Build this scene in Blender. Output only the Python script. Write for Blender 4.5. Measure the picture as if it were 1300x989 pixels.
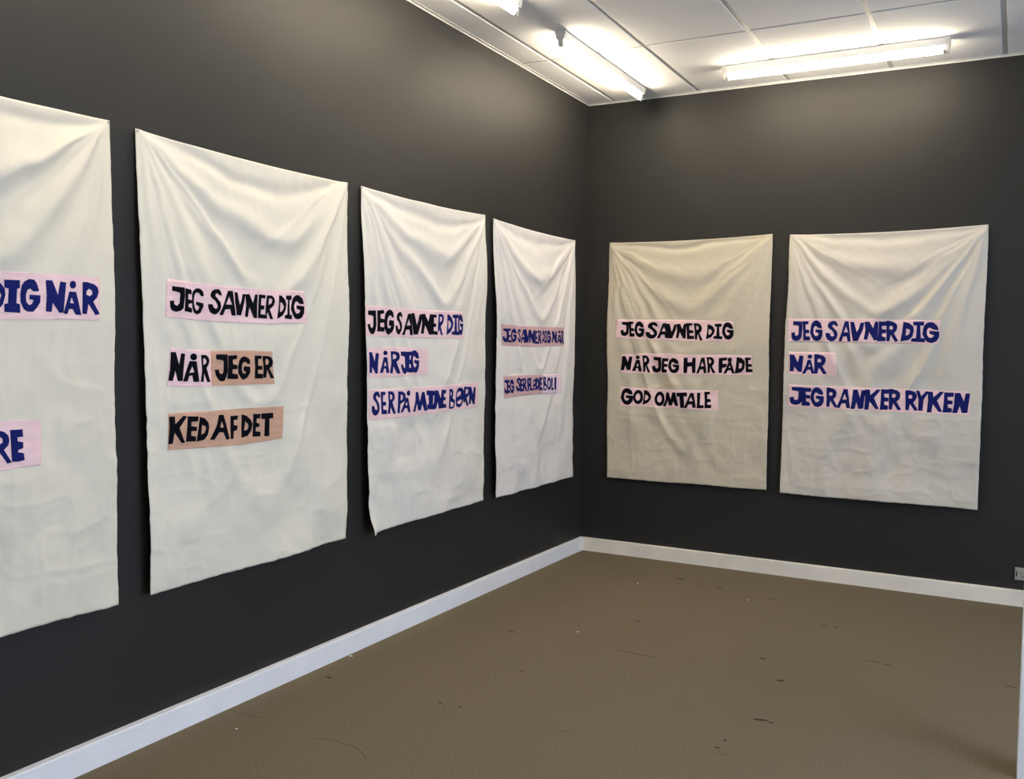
import bpy, bmesh, math, random
import numpy as np
from mathutils import Vector, Matrix
from mathutils.geometry import tessellate_polygon

# ------------------------------------------------------------------ scene, camera, light, exposure
sc = bpy.context.scene
for o in list(bpy.data.objects):
    bpy.data.objects.remove(o)
COL = sc.collection
H = 3.15                                   # ceiling height in metres

cam = bpy.data.objects.new('camera', bpy.data.cameras.new('camera'))
COL.objects.link(cam)
cam.data.sensor_width = 36.0
cam.data.lens = 32.673
cam.data.clip_start = 0.02
rt, up, fw = Vector((0.878491, 0.477486, 0.016167)), Vector((-0.036298, 0.032966, 0.998797)), Vector((-0.476378, 0.878021, -0.046292))
cm = Matrix((rt, up, -fw)).transposed().to_4x4()
cm.translation = (2.70724, -6.0576, 1.44511)
cam.matrix_world = cm
sc.camera = cam

sc.view_settings.view_transform = 'Standard'
sc.view_settings.look = 'None'
sc.view_settings.exposure = 1.25
sc.view_settings.gamma = 1.0
sc.view_settings.use_curve_mapping = False

world = bpy.data.worlds.new('overcast_sky')
sc.world = world
world.use_nodes = True
bg = world.node_tree.nodes['Background']
bg.inputs[0].default_value = (0.62, 0.76, 1.0, 1)
bg.inputs[1].default_value = 1.0

def area_light(name, loc, target, sx, sy, watts, col):
    d = bpy.data.lights.new(name, 'AREA')
    d.shape = 'RECTANGLE'; d.size = sx; d.size_y = sy; d.energy = watts; d.color = col
    o = bpy.data.objects.new(name, d); COL.objects.link(o)
    o.location = loc
    o.rotation_euler = (Vector(target) - Vector(loc)).to_track_quat('-Z', 'Z').to_euler()
    return o
# daylight falling in through the shop window in the right-hand wall, behind the photographer's shoulder
area_light('window_daylight', (5.75, -4.2, 1.70), (0.0, -4.0, 1.35), 6.2, 2.2, 150, (0.72, 0.82, 1.0))
TUBE_POWER = 40.0                          # radiance of the fluorescent tubes

# ------------------------------------------------------------------ materials
def mat(name, col, rough=0.6, spec=0.3, metal=0.0, var=0.0, vscale=3.0, bump=0.0, bscale=200.0, bstretch=(1, 1, 1), sheen=0.0, emit=None, vstretch=(1, 1, 1)):
    m = bpy.data.materials.new(name); m.use_nodes = True
    nt = m.node_tree; b = nt.nodes['Principled BSDF']
    b.inputs['Base Color'].default_value = (*col, 1)
    b.inputs['Roughness'].default_value = rough
    b.inputs['Specular IOR Level'].default_value = spec
    b.inputs['Metallic'].default_value = metal
    if sheen: b.inputs['Sheen Weight'].default_value = sheen
    tc = nt.nodes.new('ShaderNodeTexCoord')
    def noise(scale, stretch, detail=4):
        mp = nt.nodes.new('ShaderNodeMapping'); mp.inputs['Scale'].default_value = stretch
        nt.links.new(tc.outputs['Object'], mp.inputs[0])
        n = nt.nodes.new('ShaderNodeTexNoise'); n.inputs['Scale'].default_value = scale; n.inputs['Detail'].default_value = detail
        nt.links.new(mp.outputs[0], n.inputs['Vector'])
        return n
    if var:
        n = noise(vscale, vstretch)
        r = nt.nodes.new('ShaderNodeValToRGB')
        r.color_ramp.elements[0].position = 0.3; r.color_ramp.elements[1].position = 0.7
        r.color_ramp.elements[0].color = (*[c * (1 - var) for c in col], 1)
        r.color_ramp.elements[1].color = (*[min(1, c * (1 + var)) for c in col], 1)
        nt.links.new(n.outputs[0], r.inputs[0]); nt.links.new(r.outputs[0], b.inputs['Base Color'])
    if bump:
        n = noise(bscale, bstretch, 3)
        bp = nt.nodes.new('ShaderNodeBump'); bp.inputs['Strength'].default_value = bump; bp.inputs['Distance'].default_value = 0.002
        nt.links.new(n.outputs[0], bp.inputs['Height']); nt.links.new(bp.outputs[0], b.inputs['Normal'])
    if emit:
        b.inputs['Emission Color'].default_value = (*emit[0], 1); b.inputs['Emission Strength'].default_value = emit[1]
    return m

M_WALL = mat('charcoal_wall_paint', (0.0215, 0.0203, 0.0186), rough=0.56, spec=0.30, var=0.06, vscale=1.3, bump=0.30, bscale=95)
M_WHITE = mat('white_gloss_paint', (0.85, 0.85, 0.86), rough=0.45, spec=0.4, var=0.03, vscale=9)
M_CREAM = mat('cream_skirting', (0.86, 0.79, 0.68), rough=0.5, spec=0.35, var=0.06, vscale=5)  # back skirting board, warmer in colour than the left one
M_TILE = mat('ceiling_tile_white', (0.80, 0.79, 0.78), rough=0.9, spec=0.1, var=0.02, vscale=4, bump=0.05, bscale=300)
M_GRID = mat('ceiling_grid_white', (0.50, 0.49, 0.47), rough=0.5, spec=0.3)
M_CARPET = mat('brown_carpet', (0.163, 0.132, 0.087), rough=0.95, spec=0.08, var=0.30, vscale=170, bump=0.35, bscale=420)
M_SCUFF = mat('dark_carpet_stain', (0.06, 0.047, 0.036), rough=0.95, spec=0.05, var=0.3, vscale=60)
M_FAINT = mat('carpet_dent_shade', (0.120, 0.096, 0.064), rough=0.95, spec=0.05)  # shade of shallow dents in the pile, painted as darker flat patches
M_PAPER = mat('white_paper', (0.75, 0.74, 0.70), rough=0.8)
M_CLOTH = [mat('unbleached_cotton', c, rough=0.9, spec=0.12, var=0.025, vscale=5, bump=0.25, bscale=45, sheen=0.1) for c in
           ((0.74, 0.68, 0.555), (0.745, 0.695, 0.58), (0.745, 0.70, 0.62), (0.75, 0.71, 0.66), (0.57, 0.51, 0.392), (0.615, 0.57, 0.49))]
M_FAB = {
    'pink': mat('pink_cotton', (0.86, 0.60, 0.605), rough=0.85, spec=0.15, var=0.06, vscale=10, vstretch=(1, 1, 6), bump=0.55, bscale=14, bstretch=(0.7, 0.7, 7)),
    'pale': mat('pale_lilac_pink_cotton', (0.82, 0.64, 0.70), rough=0.85, spec=0.15, var=0.06, vscale=10, vstretch=(1, 1, 6), bump=0.55, bscale=14, bstretch=(0.7, 0.7, 7)),
    'mauve': mat('dusty_rose_cotton', (0.62, 0.39, 0.38), rough=0.85, spec=0.15, var=0.08, vscale=10, vstretch=(1, 1, 6), bump=0.55, bscale=14, bstretch=(0.7, 0.7, 7)),
    'tan': mat('tan_cotton', (0.60, 0.355, 0.245), rough=0.85, spec=0.15, var=0.08, vscale=10, vstretch=(1, 1, 6), bump=0.7, bscale=14, bstretch=(0.7, 0.7, 7)),
}
M_INK = {'k': mat('black_cloth', (0.004, 0.004, 0.008), rough=0.9, spec=0.06, bump=0.2, bscale=120),
         'n': mat('navy_cloth', (0.009, 0.014, 0.115), rough=0.85, spec=0.08, bump=0.2, bscale=120)}
M_LAMP = mat('white_enamelled_steel', (0.74, 0.73, 0.70), rough=0.35, spec=0.5)
M_HOLD = mat('white_lampholder_plastic', (0.62, 0.60, 0.56), rough=0.4, spec=0.4)
M_TUBE = mat('glowing_tube', (0.9, 0.9, 0.9), rough=0.3, emit=((1.0, 0.87, 0.66), TUBE_POWER))
M_STEEL = mat('dull_steel', (0.45, 0.44, 0.42), rough=0.4, metal=1.0)
M_SOCK = mat('grey_white_plastic', (0.36, 0.34, 0.30), rough=0.4, spec=0.4)
M_DARK = mat('black_plastic_hole', (0.01, 0.01, 0.01), rough=0.6)
gm = bpy.data.materials.new('window_glass'); gm.use_nodes = True
nt = gm.node_tree; nt.nodes.remove(nt.nodes['Principled BSDF'])
mx = nt.nodes.new('ShaderNodeMixShader'); mx.inputs[0].default_value = 0.06
t1 = nt.nodes.new('ShaderNodeBsdfTransparent'); t2 = nt.nodes.new('ShaderNodeBsdfGlossy'); t2.inputs['Roughness'].default_value = 0.02
nt.links.new(t1.outputs[0], mx.inputs[1]); nt.links.new(t2.outputs[0], mx.inputs[2]); nt.links.new(mx.outputs[0], nt.nodes['Material Output'].inputs[0])
M_GLASS = gm

# ------------------------------------------------------------------ helpers
def empty(name, loc):
    o = bpy.data.objects.new(name, None); COL.objects.link(o); o.location = loc; o.empty_display_size = 0.1
    return o
def wpos(o):
    p = Vector((0, 0, 0))
    while o: p = p + o.location; o = o.parent
    return p
def obj(name, bm, m, parent=None, smooth=False, origin=None):
    """links bm (world coordinates) as one mesh object, placed under parent"""
    base = wpos(parent) if parent else Vector((0, 0, 0))
    org = Vector(origin) if origin is not None else base
    bmesh.ops.translate(bm, verts=bm.verts, vec=-org)
    me = bpy.data.meshes.new(name); bm.to_mesh(me); bm.free()
    for mm in (m if isinstance(m, (list, tuple)) else [m]): me.materials.append(mm)
    if smooth:
        for p in me.polygons: p.use_smooth = True
    o = bpy.data.objects.new(name, me); COL.objects.link(o)
    o.location = org - base
    if parent: o.parent = parent
    return o
def tag(o, label, cat, group=None):
    o['label'] = label; o['category'] = cat
    if group: o['group'] = group
    return o
def struct(name, bm, m, parent=None):
    o = obj(name, bm, m, parent); o['kind'] = 'structure'; return o
def box(bm, a, b, bevel=0.0, mi=0):
    r = bmesh.ops.create_cube(bm, size=1.0)
    vs = r['verts']
    for v in vs:
        v.co = Vector([a[i] + (v.co[i] + 0.5) * (b[i] - a[i]) for i in range(3)])
    fs = {f for v in vs for f in v.link_faces}
    for f in fs: f.material_index = mi
    if bevel:
        es = list({e for v in vs for e in v.link_edges})
        bmesh.ops.bevel(bm, geom=es, offset=bevel, segments=2, profile=0.6, affect='EDGES')
    return bm
def BM(): return bmesh.new()
def bx(a, b, bevel=0.0): return box(BM(), a, b, bevel)
def cyl(bm, p, q, r, n=20, r2=None):
    p, q = Vector(p), Vector(q); d = q - p
    mtx = Matrix.Translation((p + q) / 2) @ d.to_track_quat('Z', 'Y').to_matrix().to_4x4()
    bmesh.ops.create_cone(bm, cap_ends=True, segments=n, radius1=r, radius2=r if r2 is None else r2, depth=d.length, matrix=mtx)
    return bm
def prism(bm, prof, p, ax, up, length):
    """extrudes a closed 2D profile (across, up) along ax from p"""
    ax, up, p = Vector(ax), Vector(up), Vector(p); ac = up.cross(ax)
    lo = [bm.verts.new(p + ac * x + up * y) for x, y in prof]
    hi = [bm.verts.new(p + ac * x + up * y + ax * length) for x, y in prof]
    n = len(prof)
    for i in range(n): bm.faces.new((lo[i], lo[(i + 1) % n], hi[(i + 1) % n], hi[i]))
    bm.faces.new(lo[::-1]); bm.faces.new(hi)
    bmesh.ops.recalc_face_normals(bm, faces=bm.faces)
    return bm

# ------------------------------------------------------------------ the room
XR, YF = 5.3, -8.2                          # right-hand wall, front wall
fl = struct('floor', bx((-0.12, YF - 0.12, -0.1), (XR + 0.12, 0.12, 0)), M_CARPET)
struct('wall_left', bx((-0.12, YF, 0), (0, 0.12, H + 0.1)), M_WALL)
struct('wall_back', bx((0, 0, 0), (XR, 0.12, H + 0.1)), M_WALL)
struct('wall_front', bx((-0.12, YF - 0.12, 0), (XR + 0.12, YF, H + 0.1)), M_WALL)
b = BM(); wy0, wy1, wz0, wz1 = -7.5, -0.9, 0.45, 2.85
box(b, (XR, YF, 0), (XR + 0.12, 0.12, wz0)); box(b, (XR, YF, wz1), (XR + 0.12, 0.12, H + 0.1))
box(b, (XR, YF, wz0), (XR + 0.12, wy0, wz1)); box(b, (XR, wy1, wz0), (XR + 0.12, 0.12, wz1))
struct('wall_right', b, M_WHITE)
# slim partition post that the photographer looks past, with its white door lining
DX, DY = 2.757, -2.50
struct('wall_divider', bx((DX + 0.015, DY + 0.012, 0), (DX + 0.075, DY + 0.12, H)), M_WHITE)
b = BM(); box(b, (DX, DY, 0), (DX + 0.075, DY + 0.012, H - 0.02), 0.002); box(b, (DX, DY + 0.012, 0), (DX + 0.015, DY + 0.12, H - 0.02), 0.001)
struct('trim_1', b, M_WHITE)

# suspended ceiling: tiles a little proud of the grid between them
b = BM()
box(b, (-0.12, YF - 0.12, H + 0.004), (XR + 0.12, 0.12, H + 0.1), mi=1)
jx = [0.0, 0.197, 0.795, 1.378, 1.982, 2.585, 3.19, 3.79, 4.39, 4.99, XR]
jy = [0.0, -1.03, -2.23, -3.43, -4.63, -5.83, -7.03, YF]
g = 0.0135
for i in range(len(jx) - 1):
    for j in range(len(jy) - 1):
        box(b, (jx[i] + g, jy[j + 1] + g, H), (jx[i + 1] - g, jy[j] - g, H + 0.02), 0.0025)
struct('ceiling', b, [M_TILE, M_GRID])
LT = [(0, 0), (0.019, 0), (0.019, -0.003), (0.003, -0.003), (0.003, -0.011), (0, -0.011)]
struct('trim_2', prism(BM(), [(-x, y) for x, y in LT], (0, YF, H), (0, 1, 0), (0, 0, 1), -YF), M_GRID)
struct('trim_3', prism(BM(), [(-x, y) for x, y in LT], (0, 0, H), (1, 0, 0), (0, 0, 1), XR), M_GRID)

# skirting boards: flat face, rounded top edge
SK = [(0, 0), (0.027, 0), (0.027, 0.087), (0.0255, 0.091), (0.022, 0.0925), (0, 0.0925)]
struct('baseboard_left', prism(BM(), [(-x, y) for x, y in SK], (0, YF, 0), (0, 1, 0), (0, 0, 1), -YF), M_WHITE)
struct('baseboard_back', prism(BM(), [(-x, y) for x, y in SK], (0.027, 0, 0), (1, 0, 0), (0, 0, 1), XR - 0.027), M_CREAM)

# shop window in the right-hand wall
b = BM()
for a0, a1 in ((wy0, wy0 + 0.06), (-5.33, -5.27), (-3.13, -3.07), (wy1 - 0.06, wy1)): box(b, (XR + 0.03, a0, wz0), (XR + 0.09, a1, wz1), 0.004)
for z0, z1 in ((wz0, wz0 + 0.06), (wz1 - 0.06, wz1)): box(b, (XR + 0.03, wy0, z0), (XR + 0.09, wy1, z1), 0.004)
wn = struct('window_1', b, M_WHITE)
obj('window_pane', bx((XR + 0.057, wy0 + 0.03, wz0 + 0.03), (XR + 0.063, wy1 - 0.03, wz1 - 0.03)), M_GLASS, wn)

# marks trodden into the carpet
def floor_mark(pts, x, y, r=0.0, m=None):
    b = BM(); c, s = math.cos(r), math.sin(r)
    vs = [b.verts.new((x + c * px - s * py, y + s * px + c * py, 0.0006)) for px, py in pts]
    f = b.faces.new(vs); f.normal_update()
    if f.normal.z < 0: f.normal_flip()
    return obj('scuff_or_dent', b, m or M_SCUFF, fl)
rs = random.Random(4)
def blob(rx, ry, n=9): return [(rx * rs.uniform(.6, 1.15) * math.cos(6.283 * k / n), ry * rs.uniform(.6, 1.15) * math.sin(6.283 * k / n)) for k in range(n)]
floor_mark([(-.11, -.004), (0, -.007), (.11, -.003), (.115, .001), (0, .001), (-.11, .001)], 1.178, -1.951, -.04)
for x, y, rx, ry, r in ((.505, -1.957, .025, .009, 0), (1.845, -1.96, .022, .013, .3), (1.872, -2.442, .035, .012, .2), (1.918, -2.447, .012, .009, 0), (1.808, -2.702, .007, .009, 0), (1.801, -2.778, .012, .010, 0),
        (2.17, -1.475, .04, .007, .1), (2.235, -1.492, .022, .007, -.5), (1.711, -1.705, .018, .010, 0), (1.57, -2.445, .05, .004, -.05), (.82, -2.449, .012, .006, 0), (.70, -2.40, .05, .004, -.2), (.992, -1.453, .015, .008, 0), (.895, -.453, .03, .012, 0), (1.17, -.535, .018, .014, 0),
        (1.918, -.997, .014, .012, 0), (1.86, -.99, .012, .008, 0), (2.735, -1.51, .03, .006, -.2), (1.257, -2.932, .05, .003, 0), (.445, -.462, .012, .012, 0), (.139, -2.945, .022, .008, -.3), (.704, -2.938, .015, .007, 0), (.798, -2.933, .010, .005, 0),
        (.13, -3.42, .12, .003, 0.02), (1.83, -2.82, .03, .004, 0), (1.5, -.62, .02, .01, 0)):
    floor_mark(blob(rx, ry), x, y, r, M_FAINT if ry < .005 else None)
b = BM(); n = 14; arc = [(.60 + .18 * math.cos(a), -3.55 + .11 * math.sin(a)) for a in [0.35 + k * 2.0 / n for k in range(n + 1)]]
vs = [b.verts.new((x, y, .0006)) for x, y in arc]; v2 = [b.verts.new((x + .002, y + .006, .0006)) for x, y in arc]
for k in range(n): b.faces.new((vs[k], vs[k + 1], v2[k + 1], v2[k]))
obj('scuff_or_dent', b, M_FAINT, fl)  # curved dent, its shade laid on as a flat darker strip

# lettering: outlines in millimetres on the wall (along the wall, up); w = wall L / R; q = banner corners; s = strips with their letters
BANNERS = [{'w':'L','m':[[-4400,-3997,1501,1651],[-4382,-4211,1045,1196]],'q':[[-5111,2175],[-3941,2178],[-3933,540],[-5113,540]],'s':[
  ['pink',[-4406,1643,-4348,1644,-4257,1647,-4160,1650,-4077,1651,-3996,1650,-3996,1511,-4163,1507,-4345,1502,-4406,1501],[['D','n',[[[-4370,1614,-4347,1610,-4332,1594,-4329,1575,-4336,1548,-4350,1531,-4384,1522,-4376,1563],[-4361,1584,-4346,1581,-4342,1572,-4349,1555,-4363,1548]]]],['I','n',[[[-4334,1620,-4283,1622,-4282,1598,-4291,1596,-4293,1552,-4281,1549,-4280,1523,-4331,1524,-4332,1548,-4320,1550,-4319,1594,-4333,1597]]]],['G','n',[[[-4276,1607,-4266,1620,-4251,1628,-4234,1627,-4225,1617,-4217,1595,-4220,1592,-4237,1591,-4247,1599,-4257,1595,-4262,1579,-4260,1558,-4251,1548,-4241,1552,-4235,1564,-4250,1566,-4249,1580,-4212,1580,-4213,1558,-4223,1543,-4237,1528,-4257,1528,-4269,1536,-4279,1557,-4280,1583]]]],['N','n',[[[-4193,1629,-4171,1629,-4153,1584,-4144,1628,-4124,1626,-4134,1529,-4149,1529,-4171,1560,-4175,1530,-4194,1531,-4191,1579]]]],['Å','n',[[[-4112,1598,-4087,1598,-4067,1524,-4089,1525,-4100,1543,-4113,1542,-4120,1525,-4134,1527,-4121,1565],[-4103,1582,-4095,1560,-4110,1562]],[[-4087,1622,-4088,1616,-4091,1611,-4096,1609,-4101,1608,-4106,1610,-4109,1615,-4110,1620,-4109,1625,-4106,1630,-4101,1633,-4096,1633,-4091,1631,-4088,1627]]]],['R','n',[[[-4062,1631,-4047,1633,-4017,1627,-4004,1617,-4001,1602,-4007,1585,-4022,1570,-3997,1531,-4013,1526,-4040,1563,-4047,1528,-4063,1529,-4062,1576],[-4047,1604,-4037,1612,-4025,1605,-4025,1594,-4035,1587,-4048,1592]]]]]],
  ['pink',[-4382,1192,-4348,1194,-4290,1196,-4214,1194,-4215,1125,-4219,1052,-4298,1052,-4355,1047,-4392,1047],[['R','n',[[[-4374,1172,-4361,1172,-4335,1163,-4324,1152,-4321,1137,-4326,1122,-4340,1110,-4318,1070,-4332,1068,-4355,1105,-4362,1074,-4376,1078,-4374,1120],[-4361,1145,-4352,1151,-4342,1143,-4342,1133,-4351,1127,-4362,1133]]]],['E','n',[[[-4317,1168,-4276,1167,-4276,1145,-4295,1144,-4295,1132,-4277,1128,-4278,1110,-4295,1105,-4296,1099,-4277,1094,-4276,1073,-4298,1070,-4317,1072,-4317,1119]]]]]]]},
 {'w':'L','m':[[-3727,-2974,1521,1667],[-3720,-3509,1278,1422],[-3516,-3171,1276,1411],[-3719,-3118,1040,1185]],'q':[[-3839,2174],[-2683,2174],[-2700,555],[-3808,544]],'s':[
  ['pink',[-3725,1667,-3601,1661,-3453,1658,-3231,1657,-2997,1664,-2979,1531,-3227,1520,-3541,1521,-3731,1530],[['J','k',[[[-3699,1642,-3646,1640,-3645,1609,-3650,1565,-3662,1555,-3681,1550,-3701,1555,-3709,1567,-3711,1588,-3691,1591,-3690,1577,-3678,1572,-3668,1582,-3665,1619,-3681,1623,-3699,1625]]]],['E','k',[[[-3643,1638,-3612,1634,-3611,1617,-3629,1618,-3630,1598,-3609,1596,-3609,1585,-3628,1581,-3630,1571,-3610,1566,-3611,1550,-3645,1554,-3643,1592]]]],['G','k',[[[-3606,1627,-3595,1638,-3586,1641,-3574,1640,-3561,1632,-3557,1620,-3559,1612,-3569,1613,-3579,1624,-3591,1625,-3598,1614,-3601,1594,-3598,1572,-3589,1559,-3580,1561,-3574,1573,-3590,1581,-3589,1592,-3558,1587,-3557,1574,-3567,1552,-3579,1546,-3589,1545,-3602,1552,-3609,1571,-3609,1596,-3609,1613]]]],['S','k',[[[-3525,1616,-3523,1627,-3517,1636,-3500,1643,-3480,1644,-3470,1634,-3466,1621,-3477,1621,-3488,1628,-3498,1626,-3500,1617,-3488,1608,-3474,1596,-3469,1580,-3476,1564,-3489,1551,-3506,1547,-3525,1555,-3535,1570,-3536,1585,-3519,1586,-3513,1584,-3509,1574,-3498,1569,-3488,1574,-3489,1585,-3500,1599,-3518,1608]]]],['A','k',[[[-3434,1641,-3409,1642,-3394,1547,-3415,1547,-3422,1571,-3448,1569,-3460,1546,-3479,1547,-3454,1592],[-3428,1620,-3412,1589,-3444,1588]]]],['V','k',[[[-3400,1637,-3385,1638,-3373,1588,-3365,1603,-3357,1633,-3343,1634,-3349,1602,-3368,1549,-3389,1549,-3397,1604]]]],['N','k',[[[-3344,1632,-3323,1635,-3303,1599,-3293,1635,-3279,1635,-3282,1541,-3299,1541,-3323,1584,-3332,1543,-3347,1546,-3339,1593]]]],['E','k',[[[-3272,1636,-3237,1635,-3237,1622,-3259,1622,-3260,1594,-3241,1593,-3242,1578,-3261,1576,-3262,1558,-3226,1556,-3226,1541,-3277,1542,-3274,1591]]]],['R','k',[[[-3228,1635,-3201,1635,-3187,1627,-3182,1613,-3189,1595,-3211,1579,-3191,1540,-3207,1540,-3223,1569,-3225,1557,-3236,1558,-3233,1593],[-3217,1622,-3206,1624,-3197,1617,-3201,1604,-3219,1597]]]],['D','k',[[[-3159,1639,-3143,1638,-3125,1625,-3114,1604,-3119,1581,-3135,1558,-3164,1543,-3166,1547,-3159,1596],[-3152,1612,-3138,1607,-3129,1593,-3137,1578,-3153,1569]]]],['I','k',[[[-3116,1640,-3082,1642,-3082,1625,-3095,1623,-3093,1562,-3079,1561,-3079,1543,-3124,1546,-3122,1559,-3107,1562,-3104,1623,-3116,1625]]]],['G','k',[[[-3081,1608,-3078,1620,-3072,1632,-3063,1640,-3050,1646,-3033,1646,-3012,1634,-3003,1616,-3006,1609,-3031,1611,-3044,1620,-3057,1618,-3065,1601,-3062,1581,-3051,1568,-3034,1570,-3023,1582,-3050,1590,-3048,1603,-2999,1601,-3000,1573,-3013,1553,-3036,1544,-3059,1548,-3073,1563,-3085,1585]]]]]],
  ['pink',[-3708,1422,-3617,1415,-3517,1413,-3512,1278,-3615,1279,-3724,1284],[['N','k',[[[-3707,1405,-3684,1405,-3668,1358,-3658,1401,-3640,1399,-3653,1300,-3676,1300,-3687,1339,-3699,1301,-3719,1303,-3711,1341]]]],['Å','k',[[[-3620,1373,-3591,1371,-3577,1295,-3602,1295,-3608,1319,-3622,1318,-3630,1298,-3652,1297,-3636,1335],[-3608,1353,-3599,1331,-3622,1329]],[[-3589,1388,-3590,1382,-3594,1378,-3600,1375,-3607,1375,-3613,1378,-3617,1382,-3618,1388,-3617,1394,-3613,1398,-3607,1400,-3600,1400,-3594,1398,-3590,1393]]]],['R','k',[[[-3567,1395,-3543,1395,-3530,1388,-3524,1374,-3528,1359,-3539,1346,-3520,1293,-3536,1293,-3554,1327,-3557,1294,-3571,1295,-3563,1343],[-3557,1381,-3547,1382,-3539,1374,-3541,1363,-3556,1357]]]]]],
  ['tan',[-3517,1411,-3422,1411,-3308,1412,-3198,1408,-3183,1277,-3303,1277,-3512,1278],[['J','k',[[[-3491,1397,-3439,1397,-3435,1333,-3442,1308,-3450,1296,-3464,1293,-3479,1300,-3492,1317,-3497,1338,-3478,1339,-3474,1326,-3462,1320,-3455,1331,-3455,1371,-3464,1375,-3490,1378]]]],['E','k',[[[-3435,1392,-3391,1394,-3389,1380,-3412,1376,-3412,1359,-3388,1355,-3387,1340,-3414,1339,-3414,1323,-3385,1319,-3386,1301,-3436,1303,-3434,1341]]]],['G','k',[[[-3384,1349,-3378,1373,-3368,1384,-3354,1390,-3338,1386,-3324,1379,-3318,1363,-3329,1358,-3343,1367,-3355,1367,-3363,1355,-3364,1336,-3359,1323,-3346,1321,-3340,1328,-3355,1333,-3352,1351,-3319,1348,-3317,1327,-3331,1307,-3355,1297,-3369,1305,-3383,1324]]]],['E','k',[[[-3296,1392,-3257,1392,-3258,1378,-3276,1379,-3276,1352,-3252,1350,-3252,1336,-3276,1335,-3275,1320,-3247,1318,-3247,1300,-3291,1301,-3291,1348]]]],['R','k',[[[-3252,1391,-3218,1390,-3202,1383,-3193,1367,-3199,1349,-3213,1340,-3186,1300,-3206,1300,-3225,1336,-3230,1302,-3245,1304,-3246,1346],[-3236,1378,-3224,1379,-3215,1368,-3221,1356,-3235,1355]]]]]],
  ['tan',[-3719,1185,-3521,1183,-3316,1185,-3127,1182,-3130,1048,-3364,1041,-3547,1046,-3720,1052],[['K','k',[[[-3716,1173,-3691,1172,-3688,1144,-3652,1172,-3633,1170,-3669,1129,-3643,1072,-3659,1073,-3691,1114,-3699,1073,-3719,1074,-3714,1129]]]],['E','k',[[[-3630,1169,-3580,1166,-3582,1148,-3614,1148,-3613,1132,-3586,1127,-3588,1112,-3613,1113,-3613,1097,-3590,1091,-3591,1074,-3639,1076,-3633,1123]]]],['D','k',[[[-3573,1164,-3550,1157,-3533,1139,-3530,1120,-3537,1093,-3552,1077,-3587,1072,-3580,1113],[-3563,1133,-3548,1128,-3544,1119,-3551,1102,-3566,1097]]]],['A','k',[[[-3480,1166,-3456,1165,-3427,1070,-3445,1069,-3460,1098,-3484,1100,-3505,1073,-3526,1074,-3497,1123],[-3468,1142,-3457,1117,-3479,1118]]]],['F','k',[[[-3420,1158,-3379,1158,-3383,1142,-3403,1142,-3403,1122,-3382,1118,-3385,1102,-3404,1097,-3406,1068,-3420,1069,-3421,1113]]]],['D','k',[[[-3360,1161,-3336,1155,-3313,1138,-3304,1119,-3310,1094,-3329,1074,-3362,1069,-3362,1114],[-3342,1133,-3326,1120,-3324,1109,-3332,1098,-3349,1097]]]],['E','k',[[[-3301,1160,-3262,1157,-3264,1140,-3282,1140,-3282,1123,-3265,1119,-3267,1106,-3285,1105,-3285,1089,-3258,1085,-3259,1067,-3302,1069,-3301,1117]]]],['T','k',[[[-3259,1159,-3191,1159,-3188,1136,-3211,1136,-3209,1063,-3237,1066,-3237,1136,-3257,1137]]]]]]]},
 {'w':'L','m':[[-2569,-1699,1482,1629],[-2552,-2041,1287,1431],[-2545,-1526,1084,1239]],'q':[[-2585,2176],[-1441,2192],[-1453,557],[-2553,548]],'s':[
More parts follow.
